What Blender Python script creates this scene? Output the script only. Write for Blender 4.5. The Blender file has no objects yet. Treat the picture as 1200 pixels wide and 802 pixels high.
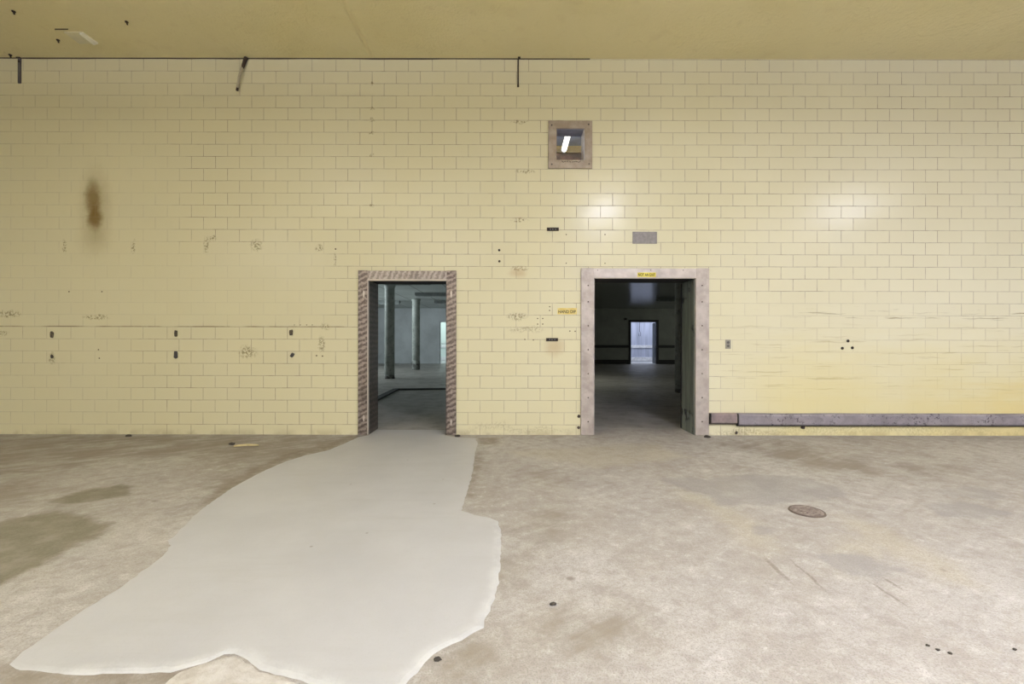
import bpy, bmesh, math, random
import numpy as np
from mathutils import Vector, Matrix
random.seed(7)
scene = bpy.context.scene
C = scene.collection
# ------------------------------------------------------------------ camera, light, exposure
F, H, D = 533.0, 1.178, 5.76            # focal length in px, eye height, distance to the tiled wall
ROLL = 0.0017
R_ = Vector((math.cos(ROLL), 0, math.sin(ROLL)))
U_ = Vector((-math.sin(ROLL), 0, math.cos(ROLL)))
V_ = Vector((0, 1, 0))
CAM = Vector((0, -D, H))
cam = bpy.data.cameras.new('camera'); cam.sensor_width = 36; cam.lens = F / 1200 * 36
cam.clip_start = .05; cam.clip_end = 200
co = bpy.data.objects.new('camera', cam); C.objects.link(co)
co.matrix_world = Matrix(((R_.x, U_.x, -V_.x, CAM.x), (R_.y, U_.y, -V_.y, CAM.y), (R_.z, U_.z, -V_.z, CAM.z), (0, 0, 0, 1)))
scene.camera = co
scene.view_settings.view_transform = 'Standard'
try: scene.view_settings.look = 'None'
except Exception: pass
scene.view_settings.gamma = 1
scene.view_settings.use_curve_mapping = False
scene.view_settings.exposure = -0.33
w = bpy.data.worlds.new('world'); scene.world = w; w.use_nodes = True
w.node_tree.nodes['Background'].inputs[0].default_value = (.6, .7, .8, 1)
w.node_tree.nodes['Background'].inputs[1].default_value = .15

def lamp(name, loc, aim, sx, sy, watts, col=(1, 1, 1), spread=180):
    l = bpy.data.lights.new(name, 'AREA'); l.shape = 'RECTANGLE'; l.size = sx; l.size_y = sy
    l.energy = watts; l.color = col; l.spread = math.radians(spread)
    o = bpy.data.objects.new(name, l); C.objects.link(o); o.location = loc
    o.rotation_euler = Vector(aim).to_track_quat('-Z', 'Y').to_euler()
    return o
WARM = (.895, .935, 1.17)
# two hall lamps level with the camera, then added rear fills and uplights
lamp('hall_light', (2.3, -5.8, 4.5), (0, 0, -1), .35, 1.1, 260, WARM)
lamp('hall_light', (8.4, -5.8, 4.52), (0, 0, -1), 1.3, .35, 205, WARM)
for x_, y_, p_ in ((-2.5, -10.5, 200), (3.5, -10.5, 320), (9, -10.5, 300), (-8.5, -10.5, 210)):
    lamp('hall_light', (x_, y_, 4.15), (0, 0, -1), 4.2, 2.6, p_, WARM)  # wide soft area light added as fill from the rear
    lamp('hall_light', (x_, y_, 4.22), (0, 0, 1), 1.3, .4, 270, WARM)      # added uplight that brightens the ceiling
for x_, p_ in ((2.3, 240), (8.4, 220), (-4, 380)):
    lamp('hall_light', (x_, -5.8, 4.2), (0, 0, 1), 1.2, .35, p_, WARM)  # added uplights, lift the ceiling and upper wall by bounce
# daylight through the windows of the room behind the left doorway
lamp('unseen_side_light', (-10.3, 12.3, 1.9), (1, .1, .08), 9.5, 1.8, 720, (.84, .95, 1), 150)
lamp('room_fill_light', (1.5, 8, 2.9), (.25, .1, -1), 1.2, .3, 42, (.95, 1, .90))  # unseen lamp added to light the right room and its column
lamp('unseen_side_light', (11.7, 14, 2.0), (-1, 0, -.05), 5, 1.6, 50, (.95, 1, .88))  # unseen fill added to lift the dim right room, no window modelled
# lit passage beyond the far wall
for x_, c_ in ((-5, (.84, 1, .95)), (2, (.8, .86, 1)), (8.5, (.80, .86, 1))):
    lamp('passage_light', (x_, 21.2, 2.9), (0, 0, -1), 5, 1.2, 120, c_)
# small lit space behind the high window
lamp('tube_light', (.77, .72, 4.10), (0, 0, 1), .06, .40, 11, (.9, .95, 1))

# ------------------------------------------------------------------ helpers
def ray(px, py):
    return V_ + R_ * ((px - 600) / F) - U_ * ((py - 401) / F)
def on_wall(px, py, Y=0.0):
    d = ray(px, py); t = (Y - CAM.y) / d.y
    p = CAM + d * t; return p.x, p.z
def on_flat(px, py, z=0.0):
    d = ray(px, py); t = (z - CAM.z) / d.z
    p = CAM + d * t; return p.x, p.y

class Mat:
    def __init__(s, name):
        s.m = bpy.data.materials.new(name); s.m.use_nodes = True
        s.t = s.m.node_tree; s.N = s.t.nodes; s.L = s.t.links
        s.b = s.N['Principled BSDF']
        s.co = s.N.new('ShaderNodeTexCoord').outputs['Object']
    def put(s, sock, v):
        if isinstance(v, bpy.types.NodeSocket): s.L.new(v, sock)
        elif v is not None:
            if isinstance(v, (tuple, list)) and sock.type == 'RGBA' and len(v) == 3: v = (*v, 1)
            sock.default_value = v
    def math(s, op, a, b=None, c=None, clamp=False):
        n = s.N.new('ShaderNodeMath'); n.operation = op; n.use_clamp = clamp
        for i, v in enumerate((a, b, c)):
            if v is not None: s.put(n.inputs[i], v)
        return n.outputs[0]
    def vmath(s, op, a, b=None, scale=None):
        n = s.N.new('ShaderNodeVectorMath'); n.operation = op
        s.put(n.inputs[0], a)
        if b is not None: s.put(n.inputs[1], b)
        if scale is not None: s.put(n.inputs['Scale'], scale)
        return n.outputs['Value'] if op in ('LENGTH', 'DOT_PRODUCT', 'DISTANCE') else n.outputs['Vector']
    def mapping(s, v, loc=(0, 0, 0), rot=(0, 0, 0), sc=(1, 1, 1), kind='TEXTURE'):
        n = s.N.new('ShaderNodeMapping'); n.vector_type = kind
        s.put(n.inputs['Vector'], v); n.inputs['Location'].default_value = loc
        n.inputs['Rotation'].default_value = rot; n.inputs['Scale'].default_value = sc
        return n.outputs[0]
    def noise(s, scale=1, detail=4, rough=.55, v=None, sc=None, dist=0, out='Fac'):
        n = s.N.new('ShaderNodeTexNoise')
        v = v or s.co
        if sc: v = s.mapping(v, sc=sc, kind='POINT')
        s.put(n.inputs['Vector'], v); n.inputs['Scale'].default_value = scale
        n.inputs['Detail'].default_value = detail; n.inputs['Roughness'].default_value = rough
        n.inputs['Distortion'].default_value = dist
        return n.outputs[out]
    def ramp(s, v, a, b, lo=0.0, hi=1.0, smooth=True):
        n = s.N.new('ShaderNodeMapRange'); n.interpolation_type = 'SMOOTHSTEP' if smooth else 'LINEAR'
        s.put(n.inputs[0], v)
        for i, q in enumerate((a, b, lo, hi)): s.put(n.inputs[i + 1], q)
        return n.outputs[0]
    def mix(s, f, a, b, mode='MIX'):
        n = s.N.new('ShaderNodeMix'); n.data_type = 'RGBA'; n.blend_type = mode
        s.put(n.inputs[0], f); s.put(n.inputs[6], a); s.put(n.inputs[7], b)
        return n.outputs[2]
    def attr(s, name):
        n = s.N.new('ShaderNodeAttribute'); n.attribute_name = name; return n.outputs['Fac']
    def sep(s, v=None):
        n = s.N.new('ShaderNodeSeparateXYZ'); s.put(n.inputs[0], v or s.co); return n.outputs
    def comb(s, x=0., y=0., z=0.):
        n = s.N.new('ShaderNodeCombineXYZ')
        for i, q in enumerate((x, y, z)): s.put(n.inputs[i], q)
        return n.outputs[0]
    def blob(s, v, loc, r, rot=(0, 0, 0), soft=.3):
        m = s.mapping(v, loc=loc, rot=rot, sc=r)
        return s.ramp(s.vmath('LENGTH', m), 1 - soft, 1 + soft, 1, 0)
    def bump(s, h, strength=.3, dist=.01, normal=None):
        n = s.N.new('ShaderNodeBump'); n.inputs['Strength'].default_value = strength
        n.inputs['Distance'].default_value = dist; s.put(n.inputs['Height'], h)
        if normal is not None: s.put(n.inputs['Normal'], normal)
        return n.outputs[0]
    def out(s, col=None, rough=None, metal=None, normal=None, spec=None):
        for k, v in (('Base Color', col), ('Roughness', rough), ('Metallic', metal), ('Normal', normal), ('Specular IOR Level', spec)):
            if v is not None: s.put(s.b.inputs[k], v)
        return s.m

def maxall(s, ms):
    r = ms[0]
    for m in ms[1:]: r = s.math('MAXIMUM', r, m)
    return r

def obj(name, bm, m, parent=None, smooth=False):
    me = bpy.data.meshes.new(name)
    bmesh.ops.recalc_face_normals(bm, faces=bm.faces[:])
    bm.to_mesh(me); bm.free()
    for x in (m if isinstance(m, (list, tuple)) else [m]): me.materials.append(x)
    if smooth:
        for p in me.polygons: p.use_smooth = True
    o = bpy.data.objects.new(name, me); C.objects.link(o)
    if parent: o.parent = parent
    return o
def empty(name, loc=(0, 0, 0)):
    o = bpy.data.objects.new(name, None); C.objects.link(o); o.location = loc; o.empty_display_size = .1
    return o
def tag(o, label, cat, group=None, kind=None):
    o['label'] = label; o['category'] = cat
    if group: o['group'] = group
    if kind: o['kind'] = kind
    return o
def struct(o): o['kind'] = 'structure'; return o
def box(bm, x0, x1, y0, y1, z0, z1, bev=0):
    vs = [bm.verts.new((x, y, z)) for x in (x0, x1) for y in (y0, y1) for z in (z0, z1)]
    fs = [bm.faces.new([vs[i] for i in q]) for q in ((0, 1, 3, 2), (4, 6, 7, 5), (0, 4, 5, 1), (2, 3, 7, 6), (0, 2, 6, 4), (1, 5, 7, 3))]
    if bev:
        es = list({e for f in fs for e in f.edges})
        bmesh.ops.bevel(bm, geom=es, offset=bev, segments=2, affect='EDGES', profile=.5)
    return bm
def BX(*a, bev=0): return box(bmesh.new(), *a, bev=bev)
def lathe(bm, prof, c=(0, 0, 0), axis='Z', seg=24, wob=None):
    rings = []
    for r, h in prof:
        ring = []
        for k in range(seg):
            t = 2 * math.pi * k / seg
            rr = r * (1 + (wob(t, h) if wob else 0))
            a, b = rr * math.cos(t), rr * math.sin(t)
            p = {'Z': (a, b, h), 'Y': (a, h, b), 'X': (h, a, b)}[axis]
            ring.append(bm.verts.new((c[0] + p[0], c[1] + p[1], c[2] + p[2])))
        rings.append(ring)
    for A, B in zip(rings, rings[1:]):
        for k in range(seg): bm.faces.new((A[k], A[(k + 1) % seg], B[(k + 1) % seg], B[k]))
    bm.faces.new(rings[0]); bm.faces.new(rings[-1])
    return bm
def tube(bm, pts, r, seg=10):
    rings = []
    for i, p in enumerate(pts):
        p = Vector(p); a = Vector(pts[max(i - 1, 0)]); b = Vector(pts[min(i + 1, len(pts) - 1)])
        t = (b - a).normalized(); n = t.orthogonal().normalized() if i == 0 else (n - t * n.dot(t)).normalized()
        m = t.cross(n); rr = r[i] if isinstance(r, (list, tuple)) else r
        rings.append([bm.verts.new(p + n * rr * math.cos(2 * math.pi * k / seg) + m * rr * math.sin(2 * math.pi * k / seg)) for k in range(seg)])
    for A, B in zip(rings, rings[1:]):
        for k in range(seg): bm.faces.new((A[k], A[(k + 1) % seg], B[(k + 1) % seg], B[k]))
    bm.faces.new(rings[0]); bm.faces.new(rings[-1])
    return bm
def prism(bm, pts, y0, y1):
    """outline in x-z, between y0 and y1"""
    a = [bm.verts.new((x, y0, z)) for x, z in pts]; b = [bm.verts.new((x, y1, z)) for x, z in pts]
    n = len(pts)
    bm.faces.new(a); bm.faces.new(b)
    for i in range(n): bm.faces.new((a[i], a[(i + 1) % n], b[(i + 1) % n], b[i]))
    return bm

# ------------------------------------------------------------------ measures of the shell
CZ = 4.765                  # ceiling height of the hall
TH = .39                    # thickness of the tiled wall
RZ = 3.0                    # ceiling of the two rooms behind
FY = 18.9                   # their far wall
TW, THT = .3048, .1543      # tile module
d1l, _ = on_wall(431, 400); d1r, _ = on_wall(523.5, 400); _, d1t = on_wall(477, 327.5)
d2l, _ = on_wall(695.4, 400); d2r, _ = on_wall(815.2, 400); _, d2t = on_wall(755, 325.6)
wl, wb = on_wall(651.6, 188.2); wr, wt = on_wall(685, 151.6)

# ------------------------------------------------------------------ materials
def tile_material():
    s = Mat('glazed_tile'); x, y, z = s.sep()
    x0 = on_wall(422, 76)[0] + TW / 2
    x0 -= TW * 40
    v = s.comb(s.math('SUBTRACT', x, x0), s.math('SUBTRACT', z, .129 - THT), 0.)
    wob = s.noise(3, 2, out='Color')
    v = s.vmath('ADD', v, s.vmath('SCALE', s.vmath('SUBTRACT', wob, (.5, .5, .5)), scale=.006))
    br = s.N.new('ShaderNodeTexBrick'); s.put(br.inputs['Vector'], v)
    br.offset = .5; br.offset_frequency = 2; br.squash = 1; br.squash_frequency = 1
    br.inputs['Color1'].default_value = (0, 0, 0, 1); br.inputs['Color2'].default_value = (1, 1, 1, 1)
    br.inputs['Mortar'].default_value = (.5, .5, .5, 1)
    for k, q in (('Scale', 1), ('Mortar Size', .0038), ('Mortar Smooth', .2), ('Bias', 0), ('Brick Width', TW), ('Row Height', THT)): br.inputs[k].default_value = q
    rnd = br.outputs['Color']; mort = br.outputs['Fac']
    big = s.noise(.35, 3)
    base = s.mix(s.ramp(big, .35, .65), (.69, .645, .435), (.73, .69, .49))
    # base darker and yellower leftwards, paler rightwards: uneven lighting painted in
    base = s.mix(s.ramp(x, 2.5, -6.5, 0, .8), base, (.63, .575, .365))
    base = s.mix(s.ramp(x, 1.0, 5.5, 0, .6), base, (.735, .71, .58))
    base = s.mix(s.math('MULTIPLY', rnd, .10), base, (.56, .50, .31))
    base = s.mix(s.math('MULTIPLY', s.ramp(s.noise(5, 5), .5, .75), .02), base, (.58, .48, .28))
    # overpainted area on the left where joints almost vanish
    p = s.vmath('ADD', s.comb(x, 0., z), s.vmath('SCALE', s.vmath('SUBTRACT', s.noise(1.6, 3, out='Color'), (.5, .5, .5)), scale=.5))
    def rect(px0, py0, px1, py1, soft=.25):
        a = on_wall(px0, py1); b = on_wall(px1, py0)
        px_, _, pz_ = s.sep(p)
        m = s.math('MULTIPLY', s.ramp(px_, a[0] - soft, a[0] + soft), s.ramp(px_, b[0] - soft, b[0] + soft, 1, 0))
        return s.math('MULTIPLY', m, s.math('MULTIPLY', s.ramp(pz_, a[1] - soft / 3, a[1] + soft / 3), s.ramp(pz_, b[1] - soft / 3, b[1] + soft / 3, 1, 0)))
    paint = maxall(s, [rect(-80, 285, 385, 382), s.math('MULTIPLY', rect(-80, 180, 215, 300), .8), s.math('MULTIPLY', rect(-80, 382, 150, 512), .55), s.math('MULTIPLY', rect(845, 345, 1100, 482), .75), s.math('MULTIPLY', rect(20, 90, 200, 180), .5)])
    vis = s.ramp(s.noise(.9, 4), .3, .7, .6, 1)
    vis = s.math('MULTIPLY', vis, s.math('SUBTRACT', 1, s.math('MULTIPLY', paint, .66)))
    lw = s.ramp(s.noise(9, 3), .35, .7, .6, 1)
    gf = s.math('MULTIPLY', s.math('MULTIPLY', mort, vis), lw)
    col = s.mix(s.math('MULTIPLY', gf, .95), base, (.225, .17, .125))
    # dirt: yellow film in the lower right, strongest above the bumper rail
    streak = s.noise(1, 5, .6, sc=(1.2, 1, 7))
    yz = s.math('ADD', z, s.math('MULTIPLY', s.math('SUBTRACT', streak, .5), .9))
    film = s.math('MULTIPLY', s.ramp(yz, 1.65, .25), s.ramp(x, 2.5, 3.6))
    film = s.math('MULTIPLY', film, s.ramp(s.noise(.8, 4), .25, .6, .55, 1))
    col = s.mix(s.math('MULTIPLY', film, .8), col, (.69, .61, .31))
    film2 = s.math('MULTIPLY', s.ramp(yz, .75, .3), s.ramp(x, 4.6, 6.6))
    col = s.mix(s.math('MULTIPLY', film2, .55), col, (.67, .545, .23))
    # scraped lines running along the wall
    drag = s.noise(1, 5, .65, v=s.vmath('ADD', s.comb(x, 0., z), s.vmath('SCALE', wob, scale=.05)), sc=(1.1, 1, 34))
    band = s.math('MULTIPLY', s.ramp(z, 1.42, 1.50), s.math('MULTIPLY', s.ramp(z, 1.66, 1.58, 0, 1), s.ramp(x, 2.5, 2.7)))
    band2 = s.math('MULTIPLY', s.ramp(z, .35, .6), s.math('MULTIPLY', s.ramp(z, 1.5, 1.3, 0, 1), s.ramp(x, 2.5, 2.8)))
    dl = s.ramp(drag, .565, .65)
    col = s.mix(s.math('MULTIPLY', s.math('MULTIPLY', band, dl), .85), col, (.30, .25, .15))
    col = s.mix(s.math('MULTIPLY', s.math('MULTIPLY', band2, dl), .35), col, (.34, .26, .09))
    # dark open joint that runs along the left half
    lz = on_wall(200, 382.8)[1]
    ln = s.math('MULTIPLY', s.ramp(s.math('ABSOLUTE', s.math('SUBTRACT', z, lz)), .004, .011, 1, 0), s.ramp(x, -1.95, -2.1))
    col = s.mix(s.math('MULTIPLY', ln, s.ramp(s.noise(2.2, 4), .38, .6, .1, .75)), col, (.19, .14, .08))
    # scorched brown smear
    q = s.vmath('ADD', s.comb(x, 0., z), s.vmath('SCALE', s.vmath('SUBTRACT', s.noise(9, 5, .6, out='Color'), (.5, .5, .5)), scale=.10))
    for px, py, rx, rz, so, f in ((109, 233, .080, .20, .7, .75), (111, 255, .085, .14, .6, .85), (112, 242, .14, .34, .95, .45), (110, 280, .16, .16, .95, .22)):
        cx, cz = on_wall(px, py)
        col = s.mix(s.math('MULTIPLY', s.blob(q, (cx, 0, cz), (rx, 1, rz), soft=so), f), col, (.17, .105, .028))
    # rust and chipped glaze round old fixings
    sp = s.noise(38, 4, .7)
    marks = []
    for px, py, w_, h_ in ((75.5, 289, 5, 14), (157, 290, 3, 14), (242, 287, 6, 18), (249, 279, 8, 7), (301, 288, 13, 12), (374, 291, 8, 8), (392.5, 304, 3, 13),
                           (377, 404, 8, 16), (381, 383, 10, 6), (290, 413, 18, 14), (61, 420, 7, 12), (10, 368, 26, 7), (3, 391, 14, 6), (609, 315, 18, 5), (609, 258, 17, 4),
                           (609, 143, 17, 4), (615, 201, 20, 4), (606, 371, 20, 8), (620, 388, 40, 7), (112, 372, 26, 5), (436, 98, 5, 4), (436, 127, 5, 4), (436, 141, 6, 4), (436, 155, 6, 4), (436, 183, 5, 4), (436, 240, 5, 4),
                           (1020, 504, 380, 12), (870, 504, 60, 12), (605, 505, 130, 8)):
        a = on_wall(px, py); m = s.blob(p if w_ > 30 else q, (a[0], 0, a[1]), (w_ / 185, 1, h_ / 185), soft=.5)
        marks.append(s.math('MULTIPLY', m, .3) if w_ > 100 else s.math('MULTIPLY', m, .55) if w_ > 30 else m)
    mk = s.math('MULTIPLY', maxall(s, marks), s.ramp(sp, .46, .57))
    col = s.mix(s.math('MULTIPLY', mk, .75), col, (.17, .125, .055))
    # rusty runs under the two slotted plates
    for px, py, rx, rz in ((650, 407, .10, .09), (607, 320, .09, .05)):
        a = on_wall(px, py)
        col = s.mix(s.math('MULTIPLY', s.blob(q, (a[0], 0, a[1]), (rx, 1, rz), soft=.8), .35), col, (.42, .23, .08))
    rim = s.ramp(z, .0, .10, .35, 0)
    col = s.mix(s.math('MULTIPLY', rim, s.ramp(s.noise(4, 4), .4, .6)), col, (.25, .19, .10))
    tilt = s.vmath('SCALE', s.vmath('SUBTRACT', s.comb(rnd, .5, s.math('FRACT', s.math('MULTIPLY', rnd, 7.31))), (.5, .5, .5)), scale=.014)
    g = s.N.new('ShaderNodeNewGeometry').outputs['Normal']
    nrm = s.vmath('NORMALIZE', s.vmath('ADD', g, tilt))
    hgt = s.math('SUBTRACT', s.math('MULTIPLY', s.noise(6, 3), .35), mort)
    nrm = s.bump(hgt, .25, .003, nrm)
    rough = s.math('ADD', s.math('MULTIPLY', gf, .4), .21)
    return s.out(col, rough, 0., nrm, .26)

def plain(name, col, rough=.6, metal=0., var=.12, scale=6, bumpy=0, dark=None):
    s = Mat(name); n = s.noise(scale, 5, .6)
    d = dark or tuple(c * (1 - 2.2 * var) for c in col)
    c = s.mix(s.ramp(n, .3, .7), d, col)
    nr = s.bump(s.noise(scale * 6, 4), bumpy, .01) if bumpy else None
    return s.out(c, rough, metal, nr)

M = {}
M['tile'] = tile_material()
M['core'] = plain('wall_core', (.42, .40, .33), .8)

s = Mat('ceiling_paint'); n1 = s.noise(.5, 4); x, y, z = s.sep()
c = s.mix(s.ramp(n1, .35, .65), (.75, .665, .35), (.80, .715, .41))
c = s.mix(s.ramp(x, 1, 7, 0, .45), c, (.80, .725, .47))
c = s.mix(s.math('MULTIPLY', s.ramp(s.noise(6, 5), .55, .75), .12), c, (.50, .36, .15))
st = s.noise(22, 5, .62)
h_ = s.math('ADD', st, s.math('MULTIPLY', s.ramp(s.noise(2.2, 3, dist=1.2), .5, .54), .25))
# long rolled seam in the paint
sx = on_flat(403, 2, CZ); sx2 = on_flat(434, 62, CZ)
ang = math.atan2(sx2[1] - sx[1], sx2[0] - sx[0])
seam = s.blob(s.co, ((sx[0] + sx2[0]) / 2, (sx[1] + sx2[1]) / 2, CZ), (1.4, .03, 1), (0, 0, ang), .6)
c = s.mix(s.math('MULTIPLY', seam, .5), c, (.74, .64, .33))
M['ceiling'] = s.out(c, .5, 0., s.bump(s.math('ADD', h_, seam), .6, .02), .35)

# ------------------------------------------------------------------ floor with its stains
def sdist(P, poly):
    """signed distance (negative inside) from points P to a polygon"""
    poly = np.array(poly); n = len(poly); dmin = np.full(len(P), 1e9); ins = np.zeros(len(P), bool)
    for i in range(n):
        a, b = poly[i], poly[(i + 1) % n]; e = b - a
        t = np.clip(((P - a) @ e) / (e @ e + 1e-12), 0, 1)
        dmin = np.minimum(dmin, np.linalg.norm(P - a - t[:, None] * e, axis=1))
        c_ = ((a[1] > P[:, 1]) != (b[1] > P[:, 1])) & (P[:, 0] < (b[0] - a[0]) * (P[:, 1] - a[1]) / (b[1] - a[1] + 1e-12) + a[0])
        ins ^= c_
    return np.where(ins, -dmin, dmin)
STAIN = {
 'oil': [[(-120, 640), (0, 611), (60, 600), (100, 603), (130, 614), (116, 630), (80, 642), (50, 662), (0, 686), (-120, 740)],
         [(57, 587), (90, 577), (140, 568), (158, 570), (150, 580), (110, 588), (75, 592)]],
 'dirt': [[(-160, 511), (418, 511), (395, 523), (345, 538), (300, 556), (262, 576), (250, 566), (285, 548), (240, 534), (150, 536), (60, 552), (-160, 580)],
          [(20, 566), (60, 575), (30, 590), (-60, 602), (-60, 580)], [(0, 786), (60, 791), (170, 791), (215, 788), (205, 806), (0, 812)],
          [(505, 772), (545, 755), (575, 752), (560, 776), (520, 790)], [(588, 655), (600, 658), (597, 676), (585, 676)],
          [(610, 552), (640, 554), (662, 563), (640, 568), (612, 560)], [(636, 600), (664, 603), (652, 613), (628, 608)], [(640, 715), (720, 705), (760, 735), (700, 770), (620, 745)],
          [(595, 622), (640, 612), (650, 626), (610, 632)], [(900, 515), (1010, 540), (1040, 556), (960, 552), (900, 535), (840, 520)], [(1060, 545), (1130, 548), (1120, 556), (1050, 552)]],
 'slurry': [[(770, 560), (830, 561), (870, 556), (930, 558), (965, 566), (990, 574), (988, 584), (940, 588), (885, 593), (840, 593), (836, 583), (800, 573)],
            [(880, 622), (890, 617), (911, 620), (908, 626), (885, 626)], [(1098, 574), (1150, 571), (1176, 581), (1160, 586), (1110, 582)],
            [(1085, 592), (1130, 589), (1190, 602), (1150, 610), (1105, 606)], [(884, 676), (900, 677), (916, 685), (910, 688)], [(960, 652), (1010, 648), (1060, 668), (1030, 680), (980, 668)]],
 'seam': [[(430, 511), (415, 514), (385, 526), (335, 539), (300, 555), (262, 578), (240, 592), (236, 590), (262, 570), (300, 548), (335, 533), (385, 521), (412, 511)],
          [(0, 783), (30, 788), (110, 791), (175, 789), (210, 790), (200, 797), (100, 797), (0, 795)], [(560, 530), (552, 552), (545, 578), (548, 582), (558, 556), (564, 530)], [(563, 514), (583, 513.5), (581, 520.5), (564, 520.5)]],
 'ochre': [[(562, 514), (583, 513), (580, 521), (564, 521)], [(800, 575), (840, 590), (880, 612), (905, 645), (880, 640), (840, 600), (800, 585)],
           [(985, 606), (1030, 618), (1100, 655), (1140, 685), (1110, 678), (1020, 636)], [(1035, 640), (1000, 632), (980, 645), (1020, 650)], [(600, 530), (760, 520), (800, 535), (700, 548)]],
}
s = Mat('old_concrete_floor')
f1 = s.noise(.55, 5, .6); f2 = s.noise(2.6, 6, .65); f3 = s.noise(55, 4, .7); f4 = s.noise(150, 2, .6)
st = s.noise(1, 5, .65, v=s.mapping(s.co, rot=(0, 0, math.radians(-36)), kind='POINT'), sc=(1.0, 9, 1))
c = s.mix(s.ramp(f1, .36, .66), (.37, .34, .312), (.455, .43, .405))
c = s.mix(s.math('MULTIPLY', s.ramp(f2, .48, .72), .55), c, (.295, .258, .22))
c = s.mix(s.math('MULTIPLY', s.ramp(f2, .46, .26), .5), c, (.55, .525, .50))
f5 = s.noise(11, 6, .7)
c = s.mix(s.math('MULTIPLY', s.ramp(f5, .48, .64), .6), c, (.28, .245, .21))
c = s.mix(s.math('MULTIPLY', s.ramp(f5, .47, .34), .55), c, (.59, .57, .55))
c = s.mix(s.math('MULTIPLY', s.ramp(st, .52, .74), .55), c, (.30, .262, .222))
c = s.mix(s.math('MULTIPLY', s.ramp(st, .45, .28), .35), c, (.585, .57, .555))
fx, fy, fz = s.sep()
c = s.mix(s.math('MULTIPLY', s.ramp(fy, -1.9, -3.4), .12), c, (.56, .55, .535))
w1 = s.math('MULTIPLY', s.math('SUBTRACT', s.noise(5, 6, .65), .5), .30)
w2 = s.math('MULTIPLY', s.math('SUBTRACT', s.noise(16, 5, .7), .5), .12)
def stain(c, name, col, a, b, f, k=1.0, tex=None):
    d = s.math('ADD', s.attr(name), s.math('ADD', s.math('MULTIPLY', w1, k), w2))
    m = s.math('MULTIPLY', s.ramp(d, a, b, 1, 0), f)
    if tex is not None: m = s.math('MULTIPLY', m, tex)
    return s.mix(m, c, col)
c = stain(c, 'ochre', (.47, .42, .31), -.08, .14, .45)
c = stain(c, 'dirt', (.235, .20, .16), -.14, .20, .85, 2.6, s.ramp(s.math('ADD', s.math('MULTIPLY', f2, .5), s.math('MULTIPLY', st, .5)), .38, .58, .25, 1))
c = stain(c, 'seam', (.17, .135, .10), -.03, .07, .7, .5, s.ramp(f5, .3, .6, .5, 1))
c = stain(c, 'slurry', (.305, .29, .28), -.025, .03, .82, .8, s.ramp(f2, .3, .65, .6, 1))
c = stain(c, 'oil', (.145, .128, .08), -.045, .05, .9, .6, s.ramp(s.noise(7, 5), .25, .6, .65, 1))
# scrape marks
ds = s.vmath('ADD', s.co, s.vmath('SCALE', s.vmath('SUBTRACT', s.noise(6, 4, out='Color'), (.5, .5, .5)), scale=.05))
sm = []
for a, b, wd in (((898, 655), (926, 682), .012), ((928, 658), (966, 690), .008), ((1018, 682), (1062, 711), .007), ((1036, 678), (1058, 692), .010), ((1146, 540), (1182, 544), .012),
                 ((335, 545), (262, 580), .030), ((45, 553), (8, 553), .03), ((170, 670), (230, 640), .010)):
    p0 = on_flat(*a); p1 = on_flat(*b); L_ = math.hypot(p1[0] - p0[0], p1[1] - p0[1])
    sm.append(s.blob(ds, ((p0[0] + p1[0]) / 2, (p0[1] + p1[1]) / 2, 0), (L_ / 2, wd, 1), (0, 0, math.atan2(p1[1] - p0[1], p1[0] - p0[0])), .5))
c = s.mix(s.math('MULTIPLY', maxall(s, sm), s.ramp(f3, .3, .6, .2, .75)), c, (.16, .13, .10))
# pitted spots
vo = s.N.new('ShaderNodeTexVoronoi'); vo.inputs['Scale'].default_value = 3.1; s.put(vo.inputs['Vector'], ds)
pit = s.math('MULTIPLY', s.ramp(vo.outputs['Distance'], .03, .10, 1, 0), s.ramp(s.noise(1.1, 3), .52, .62))
c = s.mix(s.math('MULTIPLY', pit, .7), c, (.15, .12, .09))
c = s.mix(s.ramp(f3, .42, .66, 0, .42), c, (.27, .24, .205))
c = s.mix(s.ramp(f4, .48, .68, 0, .6), c, (.22, .20, .18))
M['floor'] = s.out(c, s.ramp(f2, .3, .7, .62, .85), 0., s.bump(s.math('ADD', s.math('MULTIPLY', f3, .6), s.math('ADD', f2, s.math('MULTIPLY', f4, .3))), .35, .012), .3)

def floor_mesh():
    xs = np.concatenate([[-14, -11, -9], np.arange(-7.6, 7.61, .04), [9, 11, 14]])
    ys = np.concatenate([[-13, -10, -7], np.arange(-4.6, 0.001, .04), [TH * .5, TH]])
    X, Y = np.meshgrid(xs, ys); nx, ny = len(xs), len(ys)
    me = bpy.data.meshes.new('floor')
    v = np.stack([X.ravel(), Y.ravel(), np.zeros(X.size)], 1)
    i = (np.arange(ny - 1)[:, None] * nx + np.arange(nx - 1)[None]).ravel()
    fc = np.stack([i, i + 1, i + 1 + nx, i + nx], 1)
    me.from_pydata(v.tolist(), [], fc.tolist()); me.materials.append(M['floor'])
    P = v[:, :2]
    for k, polys in STAIN.items():
        d = np.full(len(P), 9.0)
        for pl in polys: d = np.minimum(d, sdist(P, [on_flat(a, max(b, 510.9)) for a, b in pl]))
        at = me.attributes.new(k, 'FLOAT', 'POINT'); at.data.foreach_set('value', np.clip(d, -1, 1).astype(np.float32))
    o = bpy.data.objects.new('floor', me); C.objects.link(o); return struct(o)
floor_mesh()

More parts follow.
